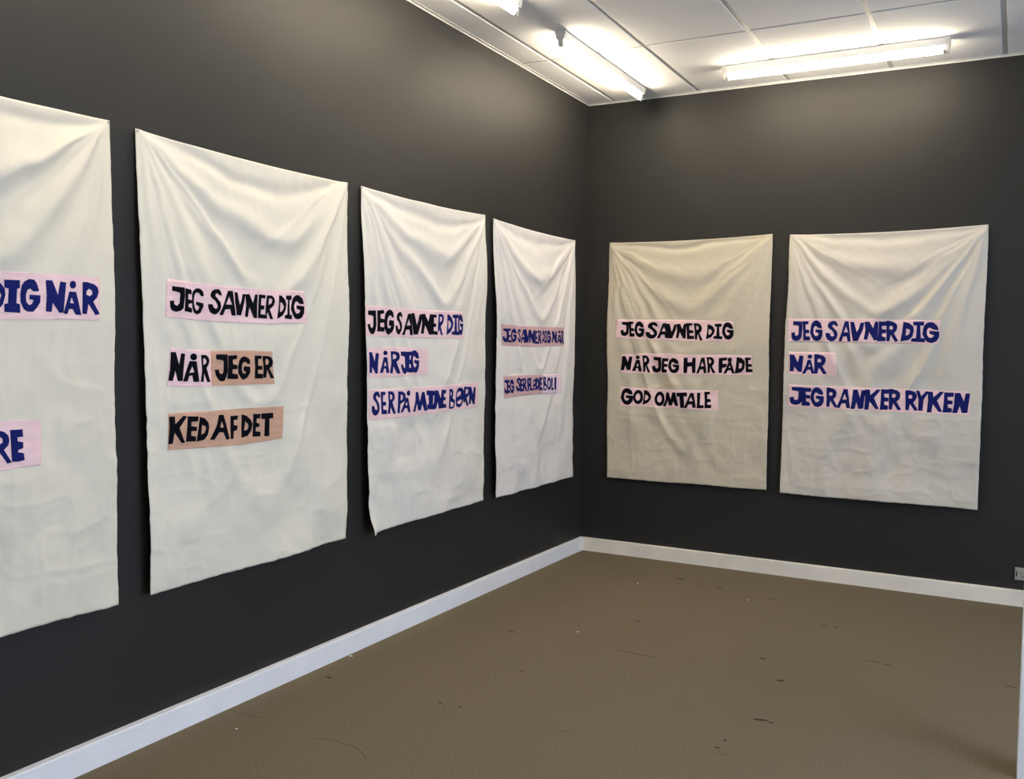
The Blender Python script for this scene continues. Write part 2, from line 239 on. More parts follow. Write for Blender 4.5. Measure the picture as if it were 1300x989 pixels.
  ['pink',[-2576,1626,-2324,1623,-2071,1624,-1713,1629,-1702,1486,-2072,1482,-2571,1484],[['J','k',[[[-2555,1602,-2497,1605,-2492,1535,-2499,1508,-2508,1495,-2524,1491,-2541,1498,-2555,1516,-2561,1538,-2540,1540,-2535,1526,-2521,1520,-2514,1533,-2514,1576,-2525,1580,-2554,1582]]]],['E','k',[[[-2486,1605,-2429,1610,-2426,1594,-2456,1588,-2456,1569,-2425,1566,-2423,1549,-2458,1547,-2457,1529,-2421,1527,-2422,1506,-2486,1506,-2483,1548]]]],['G','k',[[[-2424,1559,-2418,1590,-2407,1606,-2391,1614,-2373,1610,-2358,1601,-2351,1580,-2362,1574,-2379,1584,-2392,1584,-2401,1568,-2402,1542,-2396,1525,-2381,1523,-2374,1533,-2391,1539,-2388,1563,-2352,1561,-2349,1532,-2365,1505,-2390,1491,-2407,1501,-2422,1525]]]],['S','k',[[[-2325,1575,-2324,1588,-2319,1597,-2306,1605,-2291,1605,-2282,1593,-2279,1579,-2288,1579,-2297,1587,-2305,1585,-2306,1575,-2296,1563,-2285,1549,-2281,1530,-2286,1511,-2296,1498,-2309,1494,-2325,1503,-2333,1521,-2334,1538,-2321,1539,-2316,1536,-2312,1524,-2304,1519,-2295,1525,-2297,1537,-2306,1554,-2320,1565]]]],['A','k',[[[-2234,1599,-2208,1600,-2190,1494,-2212,1494,-2219,1521,-2247,1519,-2260,1493,-2279,1494,-2254,1545],[-2227,1576,-2210,1542,-2243,1540]]]],['V','k',[[[-2206,1603,-2180,1605,-2158,1544,-2145,1564,-2131,1600,-2108,1601,-2117,1562,-2149,1497,-2185,1497,-2200,1564]]]],['N','k',[[[-2118,1601,-2085,1605,-2053,1565,-2038,1605,-2016,1605,-2020,1500,-2046,1499,-2083,1547,-2098,1501,-2121,1504,-2109,1557]]]],['E','k',[[[-2017,1604,-1977,1604,-1978,1589,-2001,1589,-2003,1559,-1981,1557,-1981,1540,-2003,1539,-2004,1519,-1964,1517,-1963,1500,-2020,1501,-2018,1555]]]],['R','n',[[[-1956,1609,-1927,1609,-1911,1600,-1906,1583,-1913,1563,-1936,1544,-1915,1498,-1931,1499,-1949,1532,-1950,1518,-1963,1518,-1960,1560],[-1944,1594,-1932,1596,-1922,1588,-1926,1574,-1945,1565]]]],['D','n',[[[-1872,1610,-1851,1608,-1828,1594,-1813,1569,-1819,1543,-1840,1517,-1877,1501,-1879,1505,-1871,1561],[-1862,1579,-1844,1574,-1832,1557,-1843,1540,-1863,1530]]]],['I','n',[[[-1819,1610,-1761,1613,-1760,1594,-1782,1592,-1777,1522,-1754,1521,-1753,1501,-1830,1504,-1827,1519,-1802,1522,-1798,1591,-1818,1593]]]],['G','n',[[[-1764,1574,-1763,1588,-1759,1601,-1753,1609,-1745,1615,-1734,1614,-1720,1601,-1714,1581,-1716,1572,-1732,1576,-1741,1586,-1749,1584,-1753,1565,-1752,1543,-1744,1529,-1733,1531,-1726,1543,-1743,1553,-1743,1567,-1711,1564,-1711,1532,-1719,1511,-1733,1501,-1748,1506,-1758,1523,-1766,1548]]]]]],
  ['pink',[-2566,1427,-2326,1431,-2057,1425,-2045,1295,-2316,1287,-2554,1288],[['N','n',[[[-2551,1408,-2525,1407,-2503,1362,-2492,1404,-2469,1401,-2479,1306,-2497,1306,-2523,1339,-2528,1309,-2549,1311,-2548,1358]]]],['Å','n',[[[-2427,1384,-2397,1383,-2381,1308,-2407,1307,-2414,1330,-2428,1329,-2436,1309,-2460,1308,-2443,1346],[-2415,1365,-2405,1343,-2428,1340]],[[-2394,1404,-2396,1399,-2401,1396,-2408,1393,-2417,1393,-2424,1396,-2429,1399,-2431,1404,-2429,1409,-2424,1413,-2417,1415,-2409,1415,-2401,1413,-2396,1409]]]],['R','n',[[[-2369,1412,-2332,1412,-2311,1405,-2302,1389,-2307,1374,-2326,1360,-2294,1303,-2319,1303,-2348,1339,-2353,1305,-2375,1305,-2363,1357],[-2353,1397,-2337,1398,-2326,1389,-2328,1378,-2352,1372]]]],['J','n',[[[-2290,1411,-2239,1411,-2234,1342,-2241,1315,-2249,1303,-2262,1299,-2277,1306,-2290,1325,-2295,1347,-2277,1348,-2272,1335,-2260,1328,-2253,1340,-2254,1383,-2264,1388,-2289,1391]]]],['E','n',[[[-2241,1409,-2194,1412,-2191,1396,-2216,1391,-2216,1372,-2190,1368,-2189,1350,-2217,1349,-2217,1331,-2186,1327,-2187,1306,-2240,1308,-2238,1352]]]],['G','n',[[[-2207,1377,-2205,1391,-2199,1404,-2191,1413,-2179,1418,-2164,1417,-2144,1403,-2136,1383,-2138,1374,-2161,1379,-2173,1389,-2185,1387,-2192,1369,-2190,1346,-2179,1332,-2164,1333,-2153,1346,-2178,1356,-2176,1370,-2132,1366,-2132,1334,-2144,1313,-2165,1304,-2186,1310,-2200,1327,-2210,1352]]]]]],
  ['pink',[-2562,1230,-2106,1229,-1535,1239,-1526,1101,-2055,1090,-2315,1085,-2549,1086],[['S','n',[[[-2517,1191,-2515,1205,-2508,1214,-2491,1221,-2470,1220,-2459,1207,-2454,1191,-2467,1192,-2478,1201,-2489,1201,-2491,1190,-2478,1177,-2463,1161,-2458,1141,-2464,1122,-2478,1109,-2496,1105,-2516,1116,-2527,1136,-2528,1154,-2511,1153,-2504,1150,-2499,1138,-2488,1131,-2477,1136,-2479,1149,-2490,1168,-2509,1181]]]],['E','n',[[[-2450,1218,-2412,1216,-2412,1201,-2430,1201,-2430,1170,-2406,1167,-2406,1150,-2429,1150,-2428,1131,-2401,1129,-2400,1108,-2444,1110,-2445,1166]]]],['R','n',[[[-2391,1218,-2359,1217,-2342,1208,-2334,1192,-2338,1177,-2354,1164,-2327,1106,-2348,1107,-2372,1143,-2376,1109,-2395,1110,-2385,1161],[-2377,1202,-2364,1202,-2354,1193,-2356,1181,-2376,1176]]]],['P','n',[[[-2310,1215,-2279,1214,-2257,1204,-2250,1187,-2260,1165,-2291,1152,-2294,1107,-2313,1108,-2310,1160],[-2290,1199,-2276,1196,-2272,1183,-2278,1172,-2291,1170]]]],['Å','n',[[[-2251,1181,-2232,1181,-2208,1108,-2223,1107,-2235,1129,-2253,1130,-2270,1109,-2287,1109,-2264,1148],[-2241,1163,-2233,1144,-2250,1144]],[[-2213,1204,-2214,1198,-2219,1193,-2225,1191,-2233,1191,-2239,1194,-2244,1199,-2246,1205,-2244,1211,-2240,1215,-2233,1218,-2226,1217,-2219,1215,-2214,1210]]]],['M','n',[[[-2155,1207,-2134,1206,-2115,1153,-2099,1205,-2074,1204,-2049,1107,-2072,1106,-2092,1143,-2106,1111,-2130,1112,-2141,1150,-2161,1106,-2183,1108,-2162,1153]]]],['I','n',[[[-2055,1211,-1994,1208,-1991,1184,-2002,1183,-2003,1139,-1988,1135,-1987,1110,-2049,1114,-2050,1139,-2036,1139,-2036,1183,-2054,1188]]]],['N','n',[[[-1991,1209,-1964,1209,-1945,1166,-1935,1206,-1914,1205,-1926,1113,-1953,1112,-1967,1148,-1979,1113,-2002,1115,-1994,1150]]]],['E','n',[[[-1933,1212,-1884,1209,-1885,1191,-1908,1190,-1908,1173,-1887,1168,-1889,1154,-1911,1153,-1911,1136,-1877,1131,-1877,1113,-1933,1114,-1932,1165]]]],['B','n',[[[-1845,1211,-1811,1211,-1796,1198,-1799,1176,-1805,1162,-1780,1146,-1779,1128,-1793,1107,-1813,1104,-1843,1106,-1843,1156],[-1829,1197,-1816,1194,-1813,1181,-1828,1171],[-1828,1143,-1805,1139,-1792,1131,-1800,1117,-1825,1113]]]],['Ø','n',[[[-1772,1153,-1766,1189,-1750,1210,-1726,1217,-1698,1212,-1683,1194,-1685,1166,-1698,1129,-1714,1110,-1738,1107,-1761,1116],[-1761,1172,-1749,1189,-1731,1197,-1712,1190,-1716,1175,-1756,1163],[-1753,1139,-1711,1151,-1705,1140,-1715,1128,-1731,1125,-1750,1131]]]],['R','n',[[[-1683,1219,-1649,1218,-1632,1209,-1626,1193,-1634,1173,-1660,1156,-1635,1111,-1655,1112,-1675,1145,-1676,1131,-1690,1133,-1687,1172],[-1669,1204,-1655,1206,-1644,1198,-1648,1184,-1670,1177]]]],['N','n',[[[-1637,1219,-1613,1218,-1591,1173,-1582,1215,-1561,1212,-1568,1117,-1585,1117,-1610,1149,-1614,1120,-1634,1121,-1633,1169]]]]]]]},
 {'w':'L','m':[[-1271,-406,1445,1578],[-1235,-712,1136,1269],[-713,-436,1138,1268]],'q':[[-1350,2185],[-214,2180],[-232,553],[-1325,554]],'s':[
  ['mauve',[-1283,1577,-1019,1571,-758,1573,-420,1578,-410,1456,-913,1445,-1266,1449],[['J','n',[[[-1255,1550,-1195,1551,-1189,1501,-1197,1481,-1206,1471,-1222,1469,-1240,1474,-1255,1487,-1261,1503,-1239,1504,-1234,1495,-1220,1490,-1212,1499,-1213,1530,-1224,1534,-1254,1536]]]],['E','n',[[[-1192,1551,-1155,1551,-1156,1539,-1178,1539,-1179,1515,-1158,1514,-1159,1501,-1179,1500,-1180,1484,-1142,1482,-1142,1469,-1195,1470,-1193,1513]]]],['G','n',[[[-1151,1523,-1149,1533,-1145,1542,-1139,1548,-1130,1553,-1119,1552,-1105,1542,-1098,1527,-1100,1521,-1117,1524,-1126,1531,-1135,1530,-1139,1517,-1137,1500,-1129,1490,-1118,1491,-1111,1500,-1129,1507,-1128,1518,-1095,1515,-1095,1492,-1104,1477,-1119,1470,-1134,1473,-1144,1486,-1152,1504]]]],['S','n',[[[-1073,1529,-1071,1539,-1068,1546,-1057,1551,-1044,1551,-1037,1542,-1034,1531,-1041,1532,-1048,1537,-1055,1537,-1056,1529,-1048,1520,-1038,1509,-1035,1496,-1038,1482,-1047,1472,-1058,1469,-1071,1476,-1078,1490,-1079,1502,-1068,1502,-1064,1500,-1061,1492,-1054,1488,-1047,1492,-1048,1501,-1056,1513,-1068,1522]]]],['A','n',[[[-1008,1549,-990,1550,-977,1468,-992,1468,-997,1489,-1016,1487,-1024,1467,-1037,1468,-1021,1507],[-1003,1531,-991,1505,-1013,1503]]]],['V','n',[[[-994,1551,-974,1552,-957,1506,-947,1520,-937,1548,-920,1549,-926,1519,-949,1469,-976,1470,-989,1521]]]],['N','n',[[[-934,1548,-904,1551,-875,1519,-862,1550,-843,1550,-845,1468,-869,1467,-903,1505,-915,1469,-936,1471,-926,1513]]]],['E','n',[[[-840,1546,-805,1545,-805,1534,-827,1534,-827,1510,-808,1509,-808,1496,-827,1494,-828,1479,-793,1477,-792,1464,-842,1465,-840,1508]]]],['R','n',[[[-801,1549,-775,1549,-760,1543,-753,1531,-757,1519,-770,1509,-747,1465,-764,1465,-785,1492,-787,1466,-803,1466,-795,1506],[-790,1537,-778,1538,-770,1531,-771,1522,-788,1517]]]],['D','n',[[[-738,1550,-726,1549,-713,1538,-704,1520,-707,1501,-718,1483,-738,1472,-740,1475,-736,1515],[-732,1527,-721,1523,-715,1511,-720,1499,-731,1493]]]],['I','n',[[[-709,1549,-679,1550,-678,1537,-689,1535,-686,1486,-674,1485,-673,1471,-713,1474,-711,1485,-699,1487,-697,1535,-708,1537]]]],['G','n',[[[-675,1523,-674,1533,-670,1542,-664,1548,-655,1553,-643,1552,-628,1542,-622,1527,-624,1521,-641,1524,-650,1531,-659,1530,-664,1516,-662,1500,-653,1490,-642,1491,-634,1500,-653,1507,-652,1518,-619,1515,-618,1492,-627,1476,-642,1469,-658,1473,-669,1485,-677,1504]]]],['N','n',[[[-604,1548,-581,1550,-558,1520,-548,1549,-533,1549,-534,1472,-552,1472,-579,1507,-588,1474,-605,1475,-597,1515]]]],['Å','n',[[[-504,1527,-480,1527,-466,1473,-487,1473,-493,1489,-505,1488,-511,1473,-530,1472,-517,1500],[-494,1514,-486,1498,-505,1496]],[[-479,1546,-481,1542,-485,1539,-492,1537,-499,1537,-506,1539,-511,1541,-513,1545,-511,1549,-507,1552,-500,1554,-493,1554,-486,1553,-481,1550]]]],['R','n',[[[-469,1553,-441,1554,-426,1548,-418,1536,-422,1524,-435,1513,-411,1469,-429,1469,-451,1496,-454,1469,-471,1469,-463,1510],[-457,1541,-445,1542,-436,1536,-437,1527,-455,1522]]]]]],
  ['mauve',[-1237,1269,-999,1269,-738,1269,-735,1146,-866,1146,-1057,1142,-1226,1136],[['J','n',[[[-1225,1245,-1186,1244,-1181,1192,-1186,1171,-1192,1162,-1202,1159,-1214,1165,-1224,1179,-1228,1196,-1214,1197,-1211,1186,-1201,1181,-1196,1190,-1197,1223,-1205,1227,-1224,1229]]]],['E','n',[[[-1197,1243,-1161,1245,-1159,1232,-1178,1229,-1177,1214,-1157,1211,-1156,1197,-1178,1197,-1177,1183,-1154,1180,-1155,1164,-1195,1165,-1194,1199]]]],['G','n',[[[-1152,1216,-1151,1226,-1147,1236,-1141,1242,-1132,1246,-1121,1245,-1107,1234,-1101,1219,-1103,1213,-1119,1216,-1128,1224,-1137,1223,-1141,1209,-1139,1193,-1131,1182,-1120,1183,-1113,1192,-1131,1200,-1130,1210,-1098,1207,-1098,1183,-1106,1168,-1121,1161,-1136,1166,-1146,1178,-1154,1197]]]],['S','n',[[[-1068,1232,-1067,1242,-1062,1249,-1049,1255,-1033,1254,-1025,1245,-1021,1233,-1030,1234,-1039,1240,-1047,1239,-1048,1232,-1038,1223,-1027,1211,-1023,1197,-1027,1183,-1038,1173,-1051,1170,-1067,1178,-1075,1192,-1076,1205,-1063,1205,-1058,1203,-1054,1193,-1046,1189,-1037,1193,-1039,1202,-1048,1216,-1062,1225]]]],['E','n',[[[-1031,1245,-993,1247,-991,1235,-1011,1232,-1010,1218,-990,1214,-988,1201,-1011,1201,-1011,1187,-986,1184,-987,1169,-1029,1170,-1028,1203]]]],['R','n',[[[-995,1251,-968,1251,-953,1245,-946,1233,-949,1221,-963,1211,-939,1168,-957,1169,-978,1196,-981,1170,-998,1170,-990,1209],[-983,1239,-972,1240,-963,1233,-964,1224,-982,1220]]]],['F','n',[[[-937,1249,-900,1251,-903,1236,-921,1236,-920,1218,-900,1215,-903,1200,-921,1196,-921,1170,-935,1169,-937,1209]]]],['L','n',[[[-910,1250,-894,1250,-894,1186,-873,1185,-872,1171,-909,1172,-908,1200]]]],['Ø','n',[[[-870,1200,-867,1225,-859,1239,-847,1244,-832,1241,-825,1229,-825,1211,-831,1186,-839,1173,-851,1171,-864,1176],[-864,1214,-858,1225,-849,1231,-839,1226,-841,1216,-861,1208],[-860,1192,-838,1201,-835,1193,-840,1185,-848,1183,-858,1186]]]],['D','n',[[[-829,1250,-809,1246,-789,1232,-781,1216,-785,1195,-801,1176,-828,1171,-829,1209],[-813,1227,-799,1217,-798,1207,-804,1197,-818,1195]]]],['E','n',[[[-789,1251,-747,1249,-748,1234,-767,1233,-767,1219,-749,1215,-750,1204,-770,1202,-769,1188,-739,1185,-740,1169,-788,1169,-787,1212]]]]]],
  ['pale',[-735,1269,-441,1267,-448,1139,-732,1144],[['B','n',[[[-730,1253,-703,1253,-691,1243,-693,1225,-698,1213,-677,1200,-677,1186,-687,1168,-703,1166,-726,1166,-727,1207],[-717,1241,-707,1239,-704,1229,-715,1220],[-715,1197,-697,1195,-686,1188,-692,1176,-712,1173]]]],['O','n',[[[-617,1207,-618,1194,-622,1182,-628,1173,-635,1168,-644,1166,-653,1168,-661,1174,-668,1184,-672,1195,-674,1208,-673,1221,-670,1233,-664,1242,-656,1247,-648,1249,-639,1247,-631,1241,-624,1232,-619,1220],[-632,1207,-633,1198,-637,1190,-643,1186,-649,1186,-655,1190,-660,1198,-662,1208,-661,1218,-657,1225,-651,1230,-645,1230,-639,1225,-634,1217]]]],['L','n',[[[-613,1245,-591,1245,-592,1179,-562,1178,-561,1164,-614,1165,-611,1194]]]],['I','n',[[[-549,1248,-517,1246,-515,1163,-544,1166]]]]]]]},
 {'w':'R','m':[[248,1070,1498,1644],[295,1200,1275,1413],[296,987,1045,1179]],'q':[[182,2179],[1305,2191],[1317,548],[211,539]],'s':[
  ['pink',[254,1644,709,1642,1072,1631,1073,1502,753,1498,428,1509,250,1516],[['J','k',[[[298,1628,349,1626,350,1593,346,1547,336,1535,318,1529,300,1534,292,1546,289,1570,309,1574,311,1559,320,1555,329,1564,330,1602,316,1606,299,1608]]]],['E','k',[[[348,1629,384,1628,383,1611,367,1612,368,1585,389,1582,390,1564,369,1564,370,1549,394,1547,395,1526,354,1526,353,1579]]]],['G','k',[[[395,1591,397,1604,402,1617,410,1625,420,1630,435,1629,452,1615,459,1596,457,1587,436,1591,425,1600,416,1599,411,1583,413,1562,421,1549,434,1551,442,1561,421,1570,422,1585,463,1581,462,1551,452,1530,434,1521,415,1526,402,1542,392,1567]]]],['S','k',[[[487,1594,489,1608,496,1618,516,1626,540,1625,553,1613,559,1596,544,1597,531,1605,520,1604,518,1595,532,1583,549,1569,555,1549,548,1530,532,1516,512,1512,488,1521,475,1540,474,1559,495,1559,503,1556,509,1544,520,1539,532,1544,530,1555,517,1572,495,1584]]]],['A','k',[[[594,1619,620,1619,638,1518,615,1518,608,1543,584,1540,572,1516,552,1517,576,1566],[602,1594,616,1564,589,1563]]]],['V','k',[[[620,1614,640,1615,656,1561,664,1577,673,1610,691,1610,685,1575,663,1517,636,1517,625,1578]]]],['N','k',[[[689,1612,713,1616,733,1579,742,1615,758,1615,756,1518,738,1516,714,1560,705,1518,688,1520,695,1570]]]],['E','k',[[[756,1619,800,1619,800,1602,780,1602,780,1574,807,1571,807,1553,781,1552,783,1536,813,1535,813,1513,764,1513,762,1568]]]],['R','k',[[[809,1619,842,1617,857,1606,866,1587,861,1565,849,1554,874,1506,854,1505,837,1549,834,1509,818,1511,817,1562],[826,1601,836,1602,844,1589,839,1576,828,1575]]]],['D','k',[[[902,1611,922,1609,943,1596,956,1573,950,1551,932,1528,899,1514,896,1519,903,1568],[913,1581,928,1577,937,1563,928,1549,912,1542]]]],['I','k',[[[953,1615,999,1616,999,1597,983,1595,987,1535,1004,1534,1005,1514,946,1518,948,1534,966,1536,969,1595,954,1598]]]],['G','k',[[[1004,1584,1007,1598,1012,1611,1020,1620,1032,1625,1047,1624,1066,1610,1074,1590,1072,1580,1049,1585,1038,1594,1027,1593,1021,1576,1024,1554,1033,1541,1047,1542,1055,1553,1033,1563,1034,1578,1078,1574,1078,1543,1067,1521,1047,1511,1026,1516,1013,1533,1002,1559]]]]]],
  ['pink',[299,1405,558,1413,797,1408,1195,1413,1199,1285,802,1279,553,1274,295,1275],[['N','k',[[[304,1390,330,1391,347,1350,356,1389,378,1389,366,1296,340,1294,328,1328,317,1293,293,1294,301,1331]]]],['Å','k',[[[406,1368,435,1366,450,1289,425,1288,418,1312,407,1311,400,1290,376,1289,392,1329],[418,1346,426,1326,407,1323]],[[435,1385,433,1379,429,1374,423,1372,416,1372,410,1374,406,1378,404,1384,405,1390,410,1394,416,1397,422,1397,428,1395,433,1390]]]],['R','k',[[[454,1399,482,1398,495,1387,504,1367,499,1345,488,1333,511,1283,493,1282,478,1327,476,1285,462,1287,460,1341],[469,1381,477,1382,484,1369,480,1355,470,1354]]]],['J','k',[[[533,1389,591,1389,592,1353,588,1302,576,1289,556,1282,535,1287,525,1300,522,1326,545,1331,547,1315,558,1310,568,1321,569,1363,553,1367,534,1368]]]],['E','k',[[[596,1383,639,1382,637,1362,611,1360,612,1345,635,1342,633,1324,613,1324,613,1310,632,1305,632,1285,591,1285,595,1334]]]],['G','k',[[[641,1347,643,1360,649,1371,658,1379,670,1385,685,1384,705,1371,713,1354,710,1345,687,1348,675,1357,664,1355,658,1340,661,1320,670,1308,685,1310,694,1320,670,1328,672,1342,717,1340,717,1311,705,1291,684,1282,663,1286,649,1301,638,1324]]]],['H','k',[[[747,1389,774,1389,775,1359,805,1360,808,1390,830,1390,830,1289,808,1288,805,1331,777,1329,774,1286,750,1286]]]],['A','k',[[[869,1391,890,1392,905,1289,886,1288,881,1314,861,1311,852,1286,835,1287,854,1337],[875,1366,887,1335,865,1334]]]],['R','k',[[[904,1395,934,1396,948,1387,957,1369,952,1348,941,1336,965,1292,945,1290,929,1331,927,1292,912,1293,910,1342],[919,1380,928,1381,936,1369,932,1356,921,1355]]]],['F','k',[[[985,1391,1042,1396,1037,1376,1010,1374,1011,1354,1040,1353,1036,1333,1009,1326,1008,1294,986,1293,984,1342]]]],['Å','k',[[[1049,1365,1068,1366,1091,1294,1076,1292,1065,1313,1049,1312,1034,1290,1016,1289,1037,1330],[1059,1345,1065,1329,1052,1329]],[[1073,1381,1072,1374,1068,1368,1062,1365,1055,1365,1049,1368,1045,1373,1043,1380,1045,1387,1049,1392,1055,1395,1061,1395,1067,1392,1072,1387]]]],['D','k',[[[1103,1400,1133,1394,1153,1375,1156,1352,1150,1321,1132,1301,1090,1291,1098,1340],[1118,1362,1134,1359,1139,1350,1132,1330,1116,1324]]]],['E','k',[[[1155,1397,1194,1398,1193,1382,1176,1382,1177,1357,1200,1355,1200,1339,1177,1337,1179,1324,1205,1323,1206,1304,1162,1302,1160,1351]]]]]],
  ['pink',[297,1179,556,1169,986,1177,989,1046,645,1046,299,1048],[['G','k',[[[304,1127,307,1141,313,1155,323,1164,337,1170,356,1169,378,1156,388,1135,384,1126,358,1129,344,1138,331,1137,324,1119,326,1097,338,1084,355,1086,365,1097,338,1106,340,1122,392,1120,392,1087,378,1065,354,1054,330,1059,313,1075,300,1101]]]],['O','k',[[[463,1113,462,1098,457,1084,450,1073,440,1066,429,1063,418,1065,407,1071,399,1082,394,1095,392,1111,393,1126,398,1140,405,1151,415,1159,426,1161,438,1159,448,1153,456,1142,461,1129],[443,1113,442,1102,437,1093,431,1088,423,1087,416,1092,411,1100,409,1111,411,1122,415,1131,422,1136,429,1137,436,1132,441,1124]]]],['D','k',[[[468,1162,488,1160,510,1145,523,1122,517,1099,499,1075,464,1061,461,1066,469,1117],[479,1131,494,1126,503,1112,495,1097,477,1090]]]],['O','k',[[[617,1107,616,1092,612,1078,604,1066,594,1059,583,1056,572,1058,562,1065,554,1075,549,1089,546,1104,548,1120,553,1134,560,1145,570,1153,581,1155,592,1153,602,1147,610,1136,615,1122],[598,1106,596,1095,592,1086,585,1081,578,1081,571,1085,566,1094,564,1105,565,1116,570,1125,576,1130,584,1130,591,1126,596,1117]]]],['M','k',[[[630,1152,648,1153,664,1105,675,1153,697,1154,718,1065,698,1062,683,1094,672,1065,651,1064,642,1098,627,1056,606,1057,624,1101]]]],['T','k',[[[706,1152,775,1157,779,1131,756,1130,760,1052,730,1052,728,1127,708,1127]]]],['A','k',[[[799,1154,824,1155,841,1057,819,1056,812,1080,788,1077,777,1052,757,1053,780,1102],[806,1130,820,1101,793,1099]]]],['L','k',[[[846,1157,868,1158,867,1076,894,1077,894,1057,846,1054,848,1092]]]],['E','k',[[[893,1166,932,1167,932,1150,914,1149,915,1120,939,1118,939,1100,916,1098,918,1081,944,1081,944,1059,900,1057,899,1113]]]]]]]},
 {'w':'R','m':[[1422,2303,1499,1649],[1433,1724,1295,1440],[1433,2477,1088,1231]],'q':[[1413,2181],[2534,2192],[2536,540],[1403,535]],'s':[
  ['pink',[1422,1649,1917,1647,2304,1638,2298,1499,1922,1502,1424,1503],[['J','n',[[[1454,1634,1511,1631,1513,1590,1509,1531,1497,1516,1477,1508,1456,1514,1447,1530,1444,1560,1466,1565,1468,1546,1479,1540,1489,1553,1490,1602,1474,1607,1455,1609]]]],['E','n',[[[1512,1633,1549,1633,1549,1614,1532,1614,1533,1582,1556,1579,1556,1559,1534,1557,1536,1539,1561,1538,1562,1513,1520,1513,1518,1575]]]],['G','n',[[[1563,1591,1565,1607,1570,1622,1578,1632,1590,1639,1605,1637,1624,1621,1632,1598,1630,1587,1607,1592,1596,1603,1585,1601,1580,1582,1582,1556,1592,1541,1605,1543,1614,1556,1591,1567,1592,1584,1636,1580,1636,1544,1625,1519,1605,1508,1585,1514,1571,1533,1560,1562]]]],['S','n',[[[1665,1600,1667,1616,1673,1626,1691,1635,1712,1634,1723,1620,1728,1603,1715,1603,1704,1612,1694,1611,1693,1601,1705,1588,1720,1571,1726,1550,1720,1529,1706,1513,1688,1508,1667,1519,1656,1540,1654,1561,1673,1561,1680,1558,1685,1544,1695,1539,1705,1544,1703,1557,1692,1576,1673,1589]]]],['A','n',[[[1767,1634,1789,1633,1806,1509,1786,1510,1780,1540,1759,1539,1750,1509,1732,1511,1751,1570],[1774,1603,1787,1566,1763,1565]]]],['V','n',[[[1797,1629,1820,1630,1839,1566,1849,1585,1859,1624,1881,1625,1874,1582,1848,1513,1817,1512,1803,1586]]]],['N','n',[[[1882,1629,1909,1632,1933,1590,1943,1631,1961,1630,1960,1519,1939,1518,1911,1568,1901,1520,1881,1523,1889,1581]]]],['E','n',[[[1964,1631,2011,1631,2009,1607,1981,1604,1982,1586,2007,1583,2005,1562,1983,1560,1984,1543,2004,1537,2004,1514,1959,1512,1963,1572]]]],['R','n',[[[2005,1635,2021,1636,2051,1627,2065,1615,2068,1596,2063,1577,2050,1561,2076,1515,2058,1509,2032,1552,2026,1513,2008,1515,2008,1569],[2023,1602,2032,1608,2043,1600,2044,1589,2035,1582,2023,1588]]]],['D','n',[[[2101,1631,2134,1623,2157,1603,2161,1578,2154,1543,2134,1522,2087,1512,2095,1565],[2118,1590,2136,1585,2141,1575,2134,1554,2116,1547]]]],['I','n',[[[2156,1631,2214,1632,2215,1609,2194,1607,2199,1534,2222,1532,2222,1509,2147,1512,2149,1531,2173,1534,2177,1607,2157,1610]]]],['G','n',[[[2210,1584,2213,1599,2219,1613,2229,1623,2243,1629,2262,1628,2284,1612,2294,1590,2291,1580,2264,1585,2250,1595,2237,1594,2230,1575,2233,1551,2245,1536,2262,1538,2272,1550,2245,1561,2246,1578,2299,1573,2299,1539,2285,1515,2261,1505,2237,1510,2220,1529,2207,1556]]]]]],
  ['pink',[1433,1440,1720,1438,1725,1295,1569,1296,1435,1299],[['N','n',[[[1438,1423,1467,1421,1490,1374,1499,1418,1524,1415,1516,1314,1496,1314,1469,1346,1465,1316,1441,1317,1442,1369]]]],['Å','n',[[[1551,1392,1570,1392,1595,1306,1579,1304,1568,1329,1551,1329,1535,1303,1517,1303,1539,1351],[1562,1368,1569,1348,1555,1348]],[[1579,1412,1577,1406,1573,1401,1568,1399,1561,1399,1555,1401,1551,1406,1550,1411,1551,1417,1555,1422,1561,1424,1567,1425,1573,1422,1577,1418]]]],['R','n',[[[1590,1427,1608,1428,1642,1420,1657,1408,1661,1390,1655,1370,1640,1354,1669,1308,1649,1303,1619,1344,1612,1305,1592,1307,1592,1362],[1610,1394,1620,1401,1633,1393,1633,1382,1623,1375,1610,1380]]]]]],
